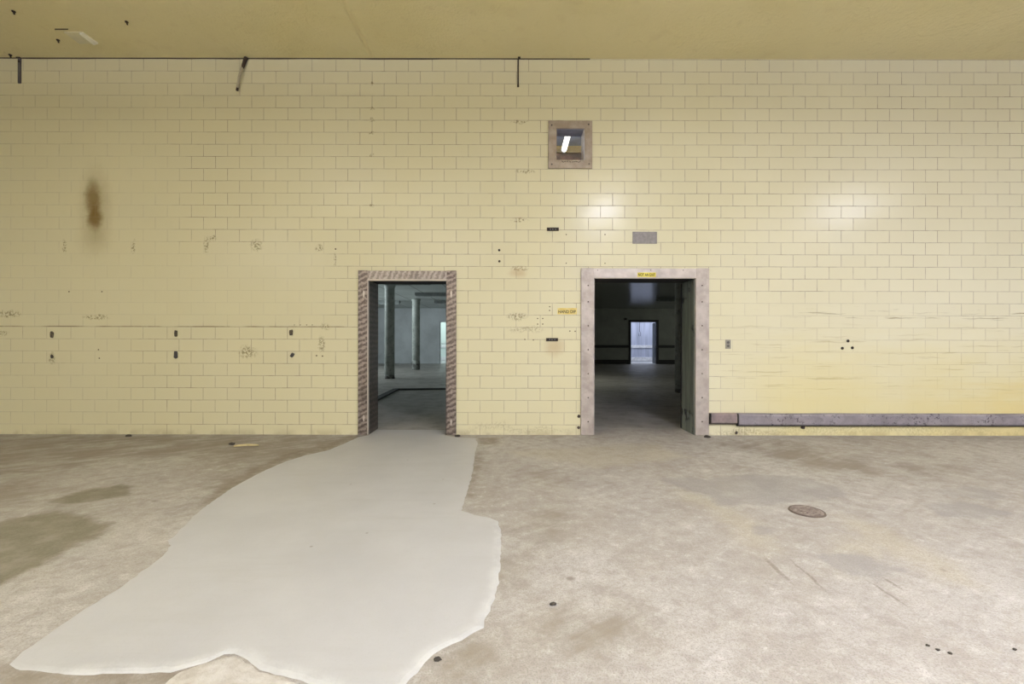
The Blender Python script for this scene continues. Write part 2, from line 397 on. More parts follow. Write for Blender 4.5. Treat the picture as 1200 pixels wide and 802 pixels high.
# ------------------------------------------------------------------ walls and ceilings
def wall_with_holes(name, x0, x1, z0, z1, y0, y1, holes, mats):
    xs = sorted({x0, x1, *[h[0] for h in holes], *[h[1] for h in holes]})
    zs = sorted({z0, z1, *[h[2] for h in holes], *[h[3] for h in holes]})
    solid = lambda i, k: 0 <= i < len(xs) - 1 and 0 <= k < len(zs) - 1 and not any(h[0] - 1e-6 <= xs[i] and xs[i + 1] <= h[1] + 1e-6 and h[2] - 1e-6 <= zs[k] and zs[k + 1] <= h[3] + 1e-6 for h in holes)
    bm = bmesh.new(); cache = {}
    def V(i, j, k):
        if (i, j, k) not in cache: cache[i, j, k] = bm.verts.new((xs[i], (y0, y1)[j], zs[k]))
        return cache[i, j, k]
    for i in range(len(xs) - 1):
        for k in range(len(zs) - 1):
            if not solid(i, k): continue
            bm.faces.new((V(i, 0, k), V(i + 1, 0, k), V(i + 1, 0, k + 1), V(i, 0, k + 1))).material_index = 0
            bm.faces.new((V(i, 1, k), V(i, 1, k + 1), V(i + 1, 1, k + 1), V(i + 1, 1, k))).material_index = 1
            for (di, dk, q) in ((-1, 0, ((i, 0, k), (i, 0, k + 1), (i, 1, k + 1), (i, 1, k))), (1, 0, ((i + 1, 0, k), (i + 1, 1, k), (i + 1, 1, k + 1), (i + 1, 0, k + 1))),
                                (0, -1, ((i, 0, k), (i, 1, k), (i + 1, 1, k), (i + 1, 0, k))), (0, 1, ((i, 0, k + 1), (i + 1, 0, k + 1), (i + 1, 1, k + 1), (i, 1, k + 1)))):
                if not solid(i + di, k + dk): bm.faces.new([V(*t) for t in q]).material_index = 1
    return struct(obj(name, bm, mats))
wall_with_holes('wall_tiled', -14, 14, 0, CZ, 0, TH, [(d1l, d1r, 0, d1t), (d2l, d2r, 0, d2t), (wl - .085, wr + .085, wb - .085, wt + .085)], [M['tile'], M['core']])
struct(obj('ceiling', BX(-14, 14, -13, .0, CZ, CZ + .2), M['ceiling']))
M['hall_wall'] = plain('hall_wall_tile', (.74, .73, .70), .4, scale=1.5)
struct(obj('wall_left', BX(-14.2, -14, -13, TH, 0, CZ), M['hall_wall']))
struct(obj('wall_right', BX(14, 14.2, -13, TH, 0, CZ), M['hall_wall']))
struct(obj('wall_back', BX(-14.2, 14.2, -13.2, -13, 0, CZ), M['hall_wall']))
# uneven dark gap where ceiling paint meets the tile
M['gap'] = plain('dark_gap', (.10, .075, .045), .9)
bm = bmesh.new(); xs = np.arange(-7.6, 1.0, .06)
def gapw(x): return .006 + .007 * (.5 + .5 * math.sin(x * 3.1 + math.sin(x * 7))) * max(.2, min(1, (1.2 - x) / 3))
prev = None
for x in xs:
    g = gapw(x); q = [bm.verts.new((x, yy, CZ - zz)) for yy, zz in ((0, 0), (0, g), (-.008, g * .8), (-.012, 0))]
    if prev:
        for k in range(4): bm.faces.new((prev[k], prev[(k + 1) % 4], q[(k + 1) % 4], q[k]))
    else: bm.faces.new(q)
    prev = q
bm.faces.new(prev)
struct(obj('trim_1', bm, M['gap']))

# rooms behind the doorways
s = Mat('room_floor'); n = s.noise(1.1, 5); n2 = s.noise(4, 6, .65)
c = s.mix(s.ramp(n, .35, .65), (.30, .28, .25), (.40, .375, .34)); c = s.mix(s.math('MULTIPLY', s.ramp(n2, .5, .7), .5), c, (.20, .18, .16))
M['room_floor'] = s.out(c, s.ramp(n2, .3, .7, .35, .6), 0., s.bump(n2, .2, .01))
s = Mat('room_ceiling'); x, y, z = s.sep(); br = s.N.new('ShaderNodeTexBrick'); s.put(br.inputs['Vector'], s.mapping(s.co, rot=(0, 0, math.radians(90)), kind='POINT'))
for k, q in (('Scale', 1), ('Mortar Size', .02), ('Brick Width', 6.), ('Row Height', 1.1)): br.inputs[k].default_value = q
c = s.mix(br.outputs['Fac'], s.mix(s.ramp(s.noise(1, 4), .3, .7), (.40, .44, .42), (.50, .54, .52)), (.15, .16, .15))
M['room_ceiling'] = s.out(c, .5)
s = Mat('metal_ceiling'); br = s.N.new('ShaderNodeTexBrick'); s.put(br.inputs['Vector'], s.co)
for k, q in (('Scale', 1), ('Mortar Size', .02), ('Brick Width', 8.), ('Row Height', .9)): br.inputs[k].default_value = q
c = s.mix(br.outputs['Fac'], (.22, .23, .21), (.05, .05, .05)); M['metal_ceiling'] = s.out(c, .22, .25, s.bump(s.noise(1.5, 3), .15, .03))
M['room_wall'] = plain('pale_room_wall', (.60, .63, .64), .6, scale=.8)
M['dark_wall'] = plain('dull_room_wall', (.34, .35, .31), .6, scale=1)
M['black_rail'] = plain('black_rail', (.03, .03, .03), .6)
M['partition'] = plain('partition', (.40, .41, .38), .7)
PX = .35
struct(obj('floor', BX(-10.5, PX, TH, FY + .2, -.2, 0), M['room_floor']))
struct(obj('floor', BX(PX, 12, TH, FY + .2, -.2, 0), M['room_floor']))
struct(obj('ceiling', BX(-10.5, PX, TH, FY, RZ, RZ + .1), M['room_ceiling']))
struct(obj('ceiling', BX(PX, 12, TH, FY, RZ, RZ + .1), M['metal_ceiling']))
struct(obj('wall_partition', BX(PX - .08, PX + .08, TH, FY, 0, RZ), M['partition']))
struct(obj('wall_left', BX(-10.6, -10.4, TH, FY, 0, RZ), M['room_wall']))
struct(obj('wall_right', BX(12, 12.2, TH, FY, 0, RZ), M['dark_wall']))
f1l, f1t = on_wall(515.8, 377.7, FY); f1r = f1l + 1.25; f2l, f2t = on_wall(739.3, 377.7, FY); f2r, _ = on_wall(769.5, 377.7, FY)
wall_with_holes('wall_far', -10.5, PX, 0, RZ, FY, FY + .2, [(f1l, f1r, 0, f1t)], [M['room_wall'], M['room_wall']])
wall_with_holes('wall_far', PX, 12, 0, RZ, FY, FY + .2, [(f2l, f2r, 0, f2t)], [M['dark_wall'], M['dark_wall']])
# passage beyond
s = Mat('panel_wall'); x, y, z = s.sep()
c = s.mix(s.ramp(s.noise(1, 4, sc=(6, 1, .4)), .35, .65), (.40, .43, .54), (.54, .57, .70))
c = s.mix(s.ramp(s.math('FRACT', s.math('MULTIPLY', x, 2.2)), .94, .97, 0, .5), c, (.3, .32, .4))
c = s.mix(s.ramp(x, -.5, -1), c, (.72, .80, .78))
M['panel_wall'] = s.out(c, .5)
M['white_rail'] = plain('white_rail', (.90, .90, .93), .5)
M['pale_floor'] = plain('passage_floor', (.55, .55, .56), .5)
PY = 22.4
struct(obj('floor', BX(-10.5, 12, FY + .2, PY, -.2, 0), M['pale_floor']))
struct(obj('wall_passage', BX(-10.5, 12, PY, PY + .2, 0, 3.2), M['panel_wall']))
struct(obj('ceiling', BX(-10.5, 12, FY, PY, 3.2, 3.3), M['room_wall']))
_, r1 = on_wall(750, 404.8, PY); _, r0 = on_wall(750, 408, PY); _, b1 = on_wall(750, 418.8, PY); _, b0 = on_wall(750, 423.5, PY)
struct(obj('trim_2', BX(-10.4, 12, PY - .05, PY, r0, r1, bev=.01), M['white_rail']))
struct(obj('trim_3', BX(-10.4, 12, PY - .05, PY, max(b0, .02), b1, bev=.01), M['white_rail']))
# far wall of the right room: black rails and the doorway frame
_, q1 = on_wall(720, 404.6, FY); _, q0 = on_wall(720, 407.6, FY); _, q2 = on_wall(720, 421.8, FY)
for k, (a, b) in enumerate(((PX + .1, f2l - .12), (f2r + .12, 11.9))):
    struct(obj('trim_%d' % (4 + k), BX(a, b, FY - .06, FY, q0, q1, bev=.01), M['black_rail']))
    struct(obj('baseboard_far', BX(a, b, FY - .04, FY, 0, q2, bev=.01), M['black_rail']))

# ------------------------------------------------------------------ door surrounds
def steel(name, dark, light, swirl=0., rough=.42, metal=.55, axis='Z'):
    s = Mat(name); x, y, z = s.sep(); n = s.noise(7, 5, .65)
    a, b = (z, x) if axis == 'Z' else (x, z)
    f = s.ramp(n, .3, .7)
    if swirl:
        w_ = s.math('SINE', s.math('ADD', s.math('MULTIPLY', a, 2 * math.pi / .068), s.math('ADD', s.math('MULTIPLY', b, -38.0), s.math('MULTIPLY', s.noise(17, 4, .65), 9))))
        w_ = s.math('MULTIPLY', w_, s.ramp(s.noise(9, 3), .25, .6, .35, 1))
        f = s.math('ADD', s.math('MULTIPLY', s.ramp(w_, -.7, .9), swirl), s.math('MULTIPLY', s.ramp(s.noise(40, 3), .3, .7), 1 - swirl))
    c = s.mix(f, dark, light)
    c = s.mix(s.math('MULTIPLY', s.ramp(s.noise(3, 5), .55, .7), .35), c, tuple(q * .45 for q in dark))
    return s.out(c, rough, metal, s.bump(f, .15, .003))
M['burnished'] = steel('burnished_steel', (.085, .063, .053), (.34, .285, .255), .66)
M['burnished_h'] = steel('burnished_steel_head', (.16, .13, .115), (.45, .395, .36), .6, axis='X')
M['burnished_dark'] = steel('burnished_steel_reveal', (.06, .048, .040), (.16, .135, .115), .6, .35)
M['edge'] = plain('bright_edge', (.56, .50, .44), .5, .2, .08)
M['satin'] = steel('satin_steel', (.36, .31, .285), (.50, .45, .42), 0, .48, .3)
M['satin_lit'] = steel('satin_steel_lit', (.42, .37, .345), (.56, .51, .475), 0, .45, .3)  # lighter copy of the satin steel, lit look put into the colour
s = Mat('green_steel'); x, y, z = s.sep(); n = s.noise(1, 5, .6, sc=(1, 14, 1.5)); n2 = s.noise(5, 4)
c = s.mix(s.ramp(n, .3, .7), (.24, .29, .25), (.44, .48, .42)); c = s.mix(s.math('MULTIPLY', s.ramp(n2, .58, .68), .7), c, (.02, .02, .02))
M['green_steel'] = s.out(c, .22, .5, s.bump(n, .1, .004))
M['black'] = plain('black_rubber', (.018, .016, .014), .7)
M['screw'] = plain('dark_screw', (.10, .08, .07), .5, .6)
M['rust'] = plain('rusty_steel', (.075, .042, .026), .75, .3, .2, 60, .3)

def screw_bm(x, z, y, r=.009):
    return lathe(bmesh.new(), [(r, y), (r, y - .003), (r * .6, y - .006)], (x, 0, z), 'Y', 10)
# left doorway
D1 = struct(empty('door_1', ((d1l + d1r) / 2, 0, 0)))
def part(name, bm, m, root, smooth=False):
    o = obj(name, bm, m, root, smooth); o.matrix_parent_inverse = Matrix.Translation(-root.location); return o
ol, _ = on_wall(420.2, 400); orr, _ = on_wall(534.8, 400); _, ot = on_wall(477, 317.4)
P_ = .022
part('casing', BX(ol, d1l, -P_, 0, 0.004, ot, bev=.003), M['burnished'], D1)
part('casing', BX(d1r, orr, -P_, 0, 0.004, ot, bev=.003), M['burnished'], D1)
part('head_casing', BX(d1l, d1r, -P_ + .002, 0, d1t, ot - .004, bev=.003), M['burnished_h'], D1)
part('edge_strip', BX(d1l, d1l + .012, -P_ - .002, .02, .004, d1t, bev=.002), M['edge'], D1)
part('edge_strip', BX(d1l + .012, d1r, -P_ - .001, .02, d1t - .022, d1t, bev=.002), M['edge'], D1)
part('jamb_lining', BX(d1l, d1l + .010, .02, TH + .02, .002, d1t), M['burnished_dark'], D1)
part('jamb_lining', BX(d1r - .010, d1r, .0, TH + .02, .002, d1t), M['burnished_dark'], D1)
part('head_lining', BX(d1l + .010, d1r - .010, .02, TH + .02, d1t - .012, d1t), M['black'], D1)
for px, py in ((427, 345), (427, 490), (529, 345), (529, 495)):
    x, z = on_wall(px, py); w_, h_ = .012, .045 if py < 400 else .04
    pts = [(x + w_ * math.cos(t) * (1 + .2 * math.sin(3 * t)), z + h_ * math.sin(t)) for t in np.linspace(0, 2 * math.pi, 17)[:-1]]
    part('grinder_mark', prism(bmesh.new(), pts, -P_ - .002, -P_ + .001), M['edge'], D1)
# right doorway
D2 = struct(empty('door_2', ((d2l + d2r) / 2, 0, 0)))
pl, _ = on_wall(680.6, 400); pr, _ = on_wall(830.2, 400); _, pt = on_wall(755, 314.6)
part('casing', BX(pl, d2l, -P_, 0, .004, pt, bev=.003), M['satin'], D2)
part('casing', BX(d2r, pr, -P_, 0, .004, pt, bev=.003), M['satin'], D2)
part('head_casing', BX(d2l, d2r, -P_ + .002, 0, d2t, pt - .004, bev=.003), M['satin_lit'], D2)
part('edge_strip', BX(d2l, d2r, -P_ - .001, .02, d2t - .012, d2t, bev=.002), M['edge'], D2)
part('edge_strip', BX(d2r - .008, d2r, -P_ - .001, .02, .004, d2t - .012, bev=.002), M['edge'], D2)
part('jamb_lining', BX(d2r - .014, d2r, .02, TH + .07, .002, d2t), M['green_steel'], D2)
part('jamb_lining', BX(d2l, d2l + .014, .0, TH + .02, .002, d2t), M['satin'], D2)
part('head_lining', BX(d2l + .014, d2r - .014, .02, TH + .02, d2t - .012, d2t), M['black'], D2)
bm = bmesh.new(); pz = .05
tp = [(.0, .05)]
part('rubber_seal', BX(d2r - .022, d2r - .014, TH + .03, TH + .07, .01, d2t - .02, bev=.003), M['black'], D2)
for px in (688, 822):
    for py in (335, 354, 382, 410, 438, 466, 494):
        x, z = on_wall(px + (1 if px < 700 else 0), py); part('screw', screw_bm(x, z, -P_), M['screw'], D2)
for px in (700, 762, 800):
    x, z = on_wall(px, 316); part('screw', screw_bm(x, z - .012, -P_ + .002, .006), M['screw'], D2)

# frame of the far doorway of the right room, and of the left room
for n, (a, b, t, m) in enumerate(((f2l, f2r, f2t, M['black_rail']), (f1l, f1r, f1t, M['room_wall']))):
    Dn = struct(empty('door_%d' % (3 + n), ((a + b) / 2, FY, 0)))
    part('casing', BX(a - .10, a, FY - .05, FY + .2, 0, t + .12, bev=.01), m, Dn)
    part('casing', BX(b, b + .10, FY - .05, FY + .2, 0, t + .12, bev=.01), m, Dn)
    part('head_casing', BX(a, b, FY - .05, FY + .2, t, t + .12, bev=.01), m, Dn)
    if n == 0:
        lf = part('leaf', BX(b - .05, b - .005, FY + .21, FY + .60, .02, t - .03, bev=.01), plain('dark_leaf', (.10, .12, .13), .4), Dn)
    if n == 1:
        part('sill_bar', BX(a, b, FY + .1, FY + .14, 1.05, 1.09, bev=.006), M['white_rail'], Dn)

# ------------------------------------------------------------------ high window
W1 = struct(empty('window_1', ((wl + wr) / 2, 0, wb)))
Wl, Wb = on_wall(642.4, 197.8); Wr, Wt = on_wall(693.9, 142.4)
M['win_frame'] = steel('dull_steel_frame', (.27, .215, .165), (.40, .34, .28), 0, .5, .3)
for a in ((Wl, Wr, wt, Wt), (Wl, Wr, Wb, wb), (Wl, wl, wb, wt), (wr, Wr, wb, wt)):
    part('frame', BX(a[0], a[1], -.02, 0, a[2], a[3], bev=.002), M['win_frame'], W1)
M['blue_head'] = plain('blue_grey_head', (.36, .39, .50), .4)
M['white_jamb'] = plain('white_jamb', (.78, .76, .80), .4)
M['brown_jamb'] = plain('brown_jamb', (.50, .36, .27), .3)
RD_ = .19
part('reveal', BX(wr - .012, wr + .083, 0, RD_, wb - .083, wt + .083), M['white_jamb'], W1)
part('reveal', BX(wl - .083, wl + .008, 0, RD_, wb - .083, wt + .083), M['brown_jamb'], W1)
part('reveal', BX(wl + .008, wr - .012, 0, RD_, wt - .006, wt + .083), M['blue_head'], W1)
part('sill', BX(wl + .008, wr - .012, 0, RD_, wb - .083, wb + .008), M['win_frame'], W1)
for px, py in ((646.5, 147.5), (689.5, 146.7), (646.5, 193.3), (690, 193)):
    x, z = on_wall(px, py); part('screw', screw_bm(x, z, -.02, .010), M['screw'], W1)
for k in range(8):     # scratched marks along the lower member
    x, z = on_wall(659 + k * 2.9, 190.7 + random.uniform(-.6, .6)); a = random.uniform(-.9, .9); l_ = random.uniform(.008, .02)
    part('scratch', tube(bmesh.new(), [(x - l_ * math.cos(a), -.021, z - l_ * math.sin(a)), (x + .003, -.021, z + .004), (x + l_ * math.cos(a), -.021, z + l_ * math.sin(a))], .0035, 6), M['rust'], W1)
s = Mat('clear_glass'); s.N.remove(s.b); tr = s.N.new('ShaderNodeBsdfTransparent'); gl = s.N.new('ShaderNodeBsdfGlossy'); gl.inputs['Roughness'].default_value = .02
mx = s.N.new('ShaderNodeMixShader'); mx.inputs[0].default_value = .06; s.L.new(tr.outputs[0], mx.inputs[1]); s.L.new(gl.outputs[0], mx.inputs[2])
s.L.new(mx.outputs[0], s.N['Material Output'].inputs[0]); M['glass'] = s.m
part('pane', BX(wl + .010, wr - .012, .10, .106, wb + .008, wt - .006), M['glass'], W1)
# the small space behind it
UB = 1.75
M['blue_ceiling'] = plain('blue_grey_ceiling', (.42, .50, .72), .5)
M['ochre_panel'] = plain('ochre_panel', (.62, .47, .20), .4, 0, .2, 3)
M['rust_panel'] = plain('rust_panel', (.20, .09, .055), .6, .2, .3, 9)
x0, x1 = wl - .15, wr + .25
struct(obj('ceiling', BX(x0, x1, TH, UB, 4.42, 4.5), M['blue_ceiling']))
struct(obj('floor', BX(x0, x1, TH, UB, 3.35, 3.45), M['rust_panel']))
DU = x0 + .03, x1 - .03
struct(obj('wall_shaft', BX(x0 - .1, x0, TH, UB, 3.35, 4.5), M['brown_jamb']))
struct(obj('wall_shaft', BX(x1, x1 + .1, TH, UB, 3.35, 4.5), M['ochre_panel']))
struct(obj('wall_shaft', BX(x0, x1, UB, UB + .1, 3.35, 4.5), M['ochre_panel']))
# rusty duct, ochre cross beam and lit tube, seen through the pane
def at_depth(px, py, Y): return on_wall(px, py, Y)
a = at_depth(655, 188, 1.2); b = at_depth(682, 178.3, 1.2)
t = tag(empty('rusty_duct', ((a[0] + b[0]) / 2, 1.2, a[1] - .3)), 'dark rust-brown duct crossing the bottom of the small high window', 'duct')
part('body', BX(DU[0], DU[1], 1.2, 1.6, 3.45, b[1] - .012, bev=.02), M['rust_panel'], t)
part('flange', BX(DU[0], DU[1], 1.18, 1.6, b[1] - .012, b[1], bev=.004), M['ochre_panel'], t)
a = at_depth(668, 166, 1.62); b = at_depth(681, 160.5, 1.62)
t = tag(obj('cross_beam', BX(a[0] - .05, DU[1], 1.62, 1.74, a[1], b[1], bev=.01), plain('yellow_beam', (.75, .60, .25), .4)), 'yellowish beam behind the lit tube in the small high window', 'beam')
tx, tz = at_depth(663.2, 167.3, .72)
t = tag(empty('lit_fluorescent_tube', (tx, .80, tz)), 'glowing white fluorescent tube seen through the small high window', 'lamp')
s = Mat('glowing_tube'); s.put(s.b.inputs['Emission Color'], (1, .96, .88)); s.b.inputs['Emission Strength'].default_value = 3.5; s.out((.9, .9, .9), .4); M['glow'] = s.m
part('tube', tube(bmesh.new(), [(tx, .45, tz), (tx, .95, tz)], .038, 14), M['glow'], t, True)
part('housing', BX(tx - .030, tx + .030, .45, .95, tz + .036, tz + .052, bev=.004), M['white_jamb'], t)
for q in (.55, .88): part('hanger', tube(bmesh.new(), [(tx, q, tz + .05), (tx, q, 4.42)], .004, 6), M['screw'], t)
part('end_cap', tube(bmesh.new(), [(tx, .95, tz), (tx, .99, tz)], .040, 14), M['white_jamb'], t)

# ------------------------------------------------------------------ columns and ceiling lamps in the rooms behind
s = Mat('column_paint'); n = s.noise(4, 5, .65); x, y, z = s.sep()
c = s.mix(s.ramp(n, .35, .65), (.33, .36, .33), (.47, .50, .46))
c = s.mix(s.math('MULTIPLY', s.ramp(s.noise(9, 5, .7), .54, .64), .55), c, (.13, .13, .11))
M['column'] = s.out(c, .6, 0., s.bump(n, .2, .01))
s = Mat('column_scuffed'); c = s.mix(s.math('MULTIPLY', s.ramp(s.noise(7, 5, .7), .42, .58), .85), (.30, .32, .29), (.05, .045, .04)); M['scuff'] = s.out(c, .7)
def column(px, py, rad, label, scuff):
    x, y = on_flat(px, py); y += 0
    t = tag(empty('round_column', (x, y + rad, 0)), label, 'column')
    part('shaft', lathe(bmesh.new(), [(rad, scuff), (rad, RZ - .10), (rad * 1.15, RZ - .06), (rad * 1.15, RZ - .004)], (x, y + rad, 0), seg=32), M['column'], t, False)
    part('scuffed_base', lathe(bmesh.new(), [(rad * 1.02, .0), (rad * 1.02, scuff - .02), (rad, scuff)], (x, y + rad, 0), seg=32), M['scuff'], t, False)
    for p in t.children:
        for f in p.data.polygons: f.use_smooth = len(f.vertices) == 4
column(455, 444.3, .155, 'nearer of the two scuffed round columns seen through the left doorway', .12)
column(486.5, 433.6, .165, 'farther round column through the left doorway, with a dark scraped foot', .38)
column(801.5, 461, .150, 'dim round column just inside the right doorway beside its green jamb', .10)
M['housing'] = plain('grey_housing', (.20, .22, .21), .5); M['tube_off'] = plain('unlit_tube', (.45, .48, .47), .4)
def ceiling_lamp(px0, px1, py, label, dz=.12, group=None):
    _, y = on_flat((px0 + px1) / 2, py, RZ - dz); x0 = on_wall(px0, py, y)[0]; x1 = on_wall(px1, py, y)[0]
    t = tag(empty('unlit_fluorescent_lamp', ((x0 + x1) / 2, y, RZ)), label, 'lamp', group)
    part('housing', prism(bmesh.new(), [(x0, RZ - .005), (x1, RZ - .005), (x1, RZ - dz + .03), (x1 - .03, RZ - dz), (x0 + .03, RZ - dz), (x0, RZ - dz + .03)], y, y + .22), M['housing'], t)
    for q in (.05, .15):
        part('tube', tube(bmesh.new(), [(x0 + .05, y + q, RZ - dz - .016), (x1 - .05, y + q, RZ - dz - .016)], .015, 8), M['tube_off'], t)
ceiling_lamp(447.5, 505.5, 332.3, 'unlit ceiling lamp nearest the left doorway, just under its head', group=None)
ceiling_lamp(486, 524.5, 346.8, 'unlit ceiling lamp above the farther round column, left doorway')
ceiling_lamp(442.5, 468, 355.6, 'unlit far ceiling lamp passing behind the nearer round column')
ceiling_lamp(509, 527, 355.6, 'unlit far ceiling lamp above the bright far opening, left doorway')
ceiling_lamp(771, 792, 352.5, 'dark unlit ceiling lamp in the dim room through the right doorway')
# shallow kerb line across the left room's floor
g = [on_flat(430, 474.5), on_flat(464, 457.3), on_flat(545, 456.4)]
bm = bmesh.new()
for (a, b) in zip(g, g[1:]):
    a = Vector((*a, 0)); b = Vector((*b, 0)); n = (b - a).normalized(); pnx = Vector((-n.y, n.x, 0)) * .07
    q = [a - pnx - n * .03, b - pnx + n * .03, b + pnx + n * .03, a + pnx - n * .03]
    lo = [bm.verts.new((v.x, v.y, .0)) for v in q]; hi = [bm.verts.new((v.x, v.y, .035)) for v in q]
    bm.faces.new(lo); bm.faces.new(hi)
    for i in range(4): bm.faces.new((lo[i], lo[(i + 1) % 4], hi[(i + 1) % 4], hi[i]))
struct(obj('trim_6', bm, plain('dark_kerb', (.05, .05, .045), .7)))
# over the far doorway of the right room: track, box, hanging cord
a = on_wall(736.5, 361.5, FY); b = on_wall(771.5, 359.8, FY)
t = tag(empty('door_track', ((a[0] + b[0]) / 2, FY, a[1])), 'dark sliding door track above the far bright doorway', 'track')
part('rail', BX(a[0], b[0], FY - .12, FY - .04, a[1], b[1], bev=.008), M['black_rail'], t)
for f in (.15, .5, .85):
    x = a[0] + (b[0] - a[0]) * f; part('bracket', BX(x - .03, x + .03, FY - .06, FY, a[1] - .03, b[1] + .05, bev=.006), M['black_rail'], t)
a = on_wall(731.5, 375.4, FY); b = on_wall(734.3, 373, FY)
t = tag(empty('alarm_box', ((a[0] + b[0]) / 2, FY, a[1])), 'small dark box on the dim far wall beside the bright doorway', 'box')
part('body', BX(a[0], b[0], FY - .08, FY, a[1], b[1], bev=.01), M['black_rail'], t)
part('button', lathe(bmesh.new(), [(.025, FY - .08), (.02, FY - .10)], ((a[0] + b[0]) / 2, 0, (a[1] + b[1]) / 2), 'Y', 12), M['rust'], t)
pts = []
for px, py in ((749.5, 370), (749.6, 384), (749.4, 388), (750.8, 391), (750.3, 394), (748.6, 394), (748.8, 391)):
    x, z = on_wall(px, py, PY - .12); pts.append((x, PY - .12, z))
pts = [(pts[0][0], PY - .12, 3.2)] + pts
t = tag(empty('hanging_cord', pts[0]), 'thin dark cord hanging in the bright far doorway', 'cord')
part('cord', tube(bmesh.new(), pts, .012, 6), M['black'], t); part('ceiling_hook', lathe(bmesh.new(), [(.03, 3.16), (.03, 3.198)], (pts[0][0], PY - .12, 0), 'Z', 10), M['screw'], t)

# ------------------------------------------------------------------ poured patch on the floor
outline = [(441, 509.6), (420, 512.6), (404, 520), (385, 528), (358, 534), (335, 541), (312, 551), (298, 558), (272, 572), (255, 584), (235, 598), (219, 613), (203, 630), (196, 634), (200, 640), (188, 655),
           (164, 672), (142, 689), (112, 707), (86, 723), (55, 745), (28, 764), (10, 779), (16, 785), (60, 789.5), (100, 791), (140, 791), (170, 789), (200, 788), (222, 783), (243, 777),
           (262, 768), (276, 766), (290, 774), (306, 786), (330, 793), (352, 798), (390, 812), (400, 860), (455, 850), (474, 803), (488, 789), (497, 778), (508, 767), (530, 756), (549, 746), (566, 737), (568, 728),
           (574, 716), (580, 702), (584, 684), (586, 662), (587, 640), (587, 622), (583, 611), (574, 607), (556, 604), (541, 598.5), (546, 580), (552, 562), (555, 545), (557, 530), (560, 520), (557, 514), (536, 513), (534, 509.6)]
s = Mat('fresh_cement'); n = s.noise(1.3, 5, .6); e = s.attr('edge'); x, y, z = s.sep()
c = s.mix(s.ramp(n, .3, .7), (.44, .436, .438), (.49, .486, .488))
tro = s.noise(1, 4, .6, sc=(1.0, 6, 1))
c = s.mix(s.math('MULTIPLY', s.ramp(tro, .5, .75), .35), c, (.405, .395, .38))
c = s.mix(s.math('MULTIPLY', s.ramp(s.noise(.7, 3), .56, .7), .25), c, (.49, .455, .425))
c = s.mix(s.math('MULTIPLY', s.ramp(e, .25, .9), s.ramp(s.noise(7, 5), .3, .6, .0, .8)), c, (.57, .57, .56))
vo = s.N.new('ShaderNodeTexVoronoi'); vo.inputs['Scale'].default_value = 3.5; s.put(vo.inputs['Vector'], s.co)
c = s.mix(s.math('MULTIPLY', s.ramp(vo.outputs['Distance'], .02, .045, 1, 0), .6), c, (.20, .17, .13))
c = s.mix(s.ramp(s.noise(120, 2), .5, .8, 0, .2), c, (.38, .36, .33))
M['cement'] = s.out(c, .55, 0., s.bump(s.math('ADD', s.math('MULTIPLY', n, 1.2), s.math('ADD', tro, s.math('MULTIPLY', s.math('MULTIPLY', e, s.noise(30, 5)), 1.5))), .2, .012), .35)
def patch():
    pts = [Vector((*on_flat(a, b), 0)) for a, b in outline]
    pts[0].y = pts[-1].y = .33; pts[0].x = d1l + .02; pts[-1].x = d1r - .02
    pts.insert(1, Vector((d1l + .02, -.03, 0))); pts.insert(len(pts) - 1, Vector((d1r - .02, -.03, 0)))
    dense = []
    rng = random.Random(3)
    for i in range(len(pts)):
        a, b = pts[i], pts[(i + 1) % len(pts)]; k = max(1, int((b - a).length / .03))
        for j in range(k):
            p = a.lerp(b, j / k); q = .0 if p.y > -.1 else .005
            dense.append(p + Vector((rng.uniform(-q, q), rng.uniform(-q, q), 0)))
    n = len(dense)
    area = sum(dense[i].x * dense[(i + 1) % n].y - dense[(i + 1) % n].x * dense[i].y for i in range(n))
    sg = 1 if area > 0 else -1
    nor = []
    for i in range(n):
        t = (dense[(i + 7) % n] - dense[i - 7]).normalized(); nor.append(Vector((-t.y, t.x, 0)) * sg)
    bm = bmesh.new(); lay = bm.verts.layers.float.new('edge'); rings = []
    lip = []
    for p in dense:
        a = max(0, min(1, (p.x + 1.9) / .4)) * max(0, min(1, (on_flat(580, 600)[1] - p.y) / .25))
        lip.append(max(a, .12))
    for ins, zz, e in ((0, .0, 1), (.008, .003, 1), (.022, .0055, .9), (.05, .0065, .5), (.10, .006, 0)):
        ring = []
        for i in range(n):
            p = dense[i] + nor[i] * ins; v = bm.verts.new((p.x, p.y, zz * (.45 + .55 * lip[i]) + .0005)); v[lay] = e * lip[i]; ring.append(v)
        rings.append(ring)
    for A, B in zip(rings, rings[1:]):
        for i in range(n): bm.faces.new((A[i], A[(i + 1) % n], B[(i + 1) % n], B[i]))
    es = [bm.edges.get((rings[-1][i], rings[-1][(i + 1) % n])) for i in range(n)]
    bmesh.ops.triangle_fill(bm, edges=es, use_beauty=True)
    o = obj('cement_patch', bm, M['cement'])
    return tag(o, 'smooth light grey poured cement patch spreading from the left doorway across the floor', 'floor patch')
patch()
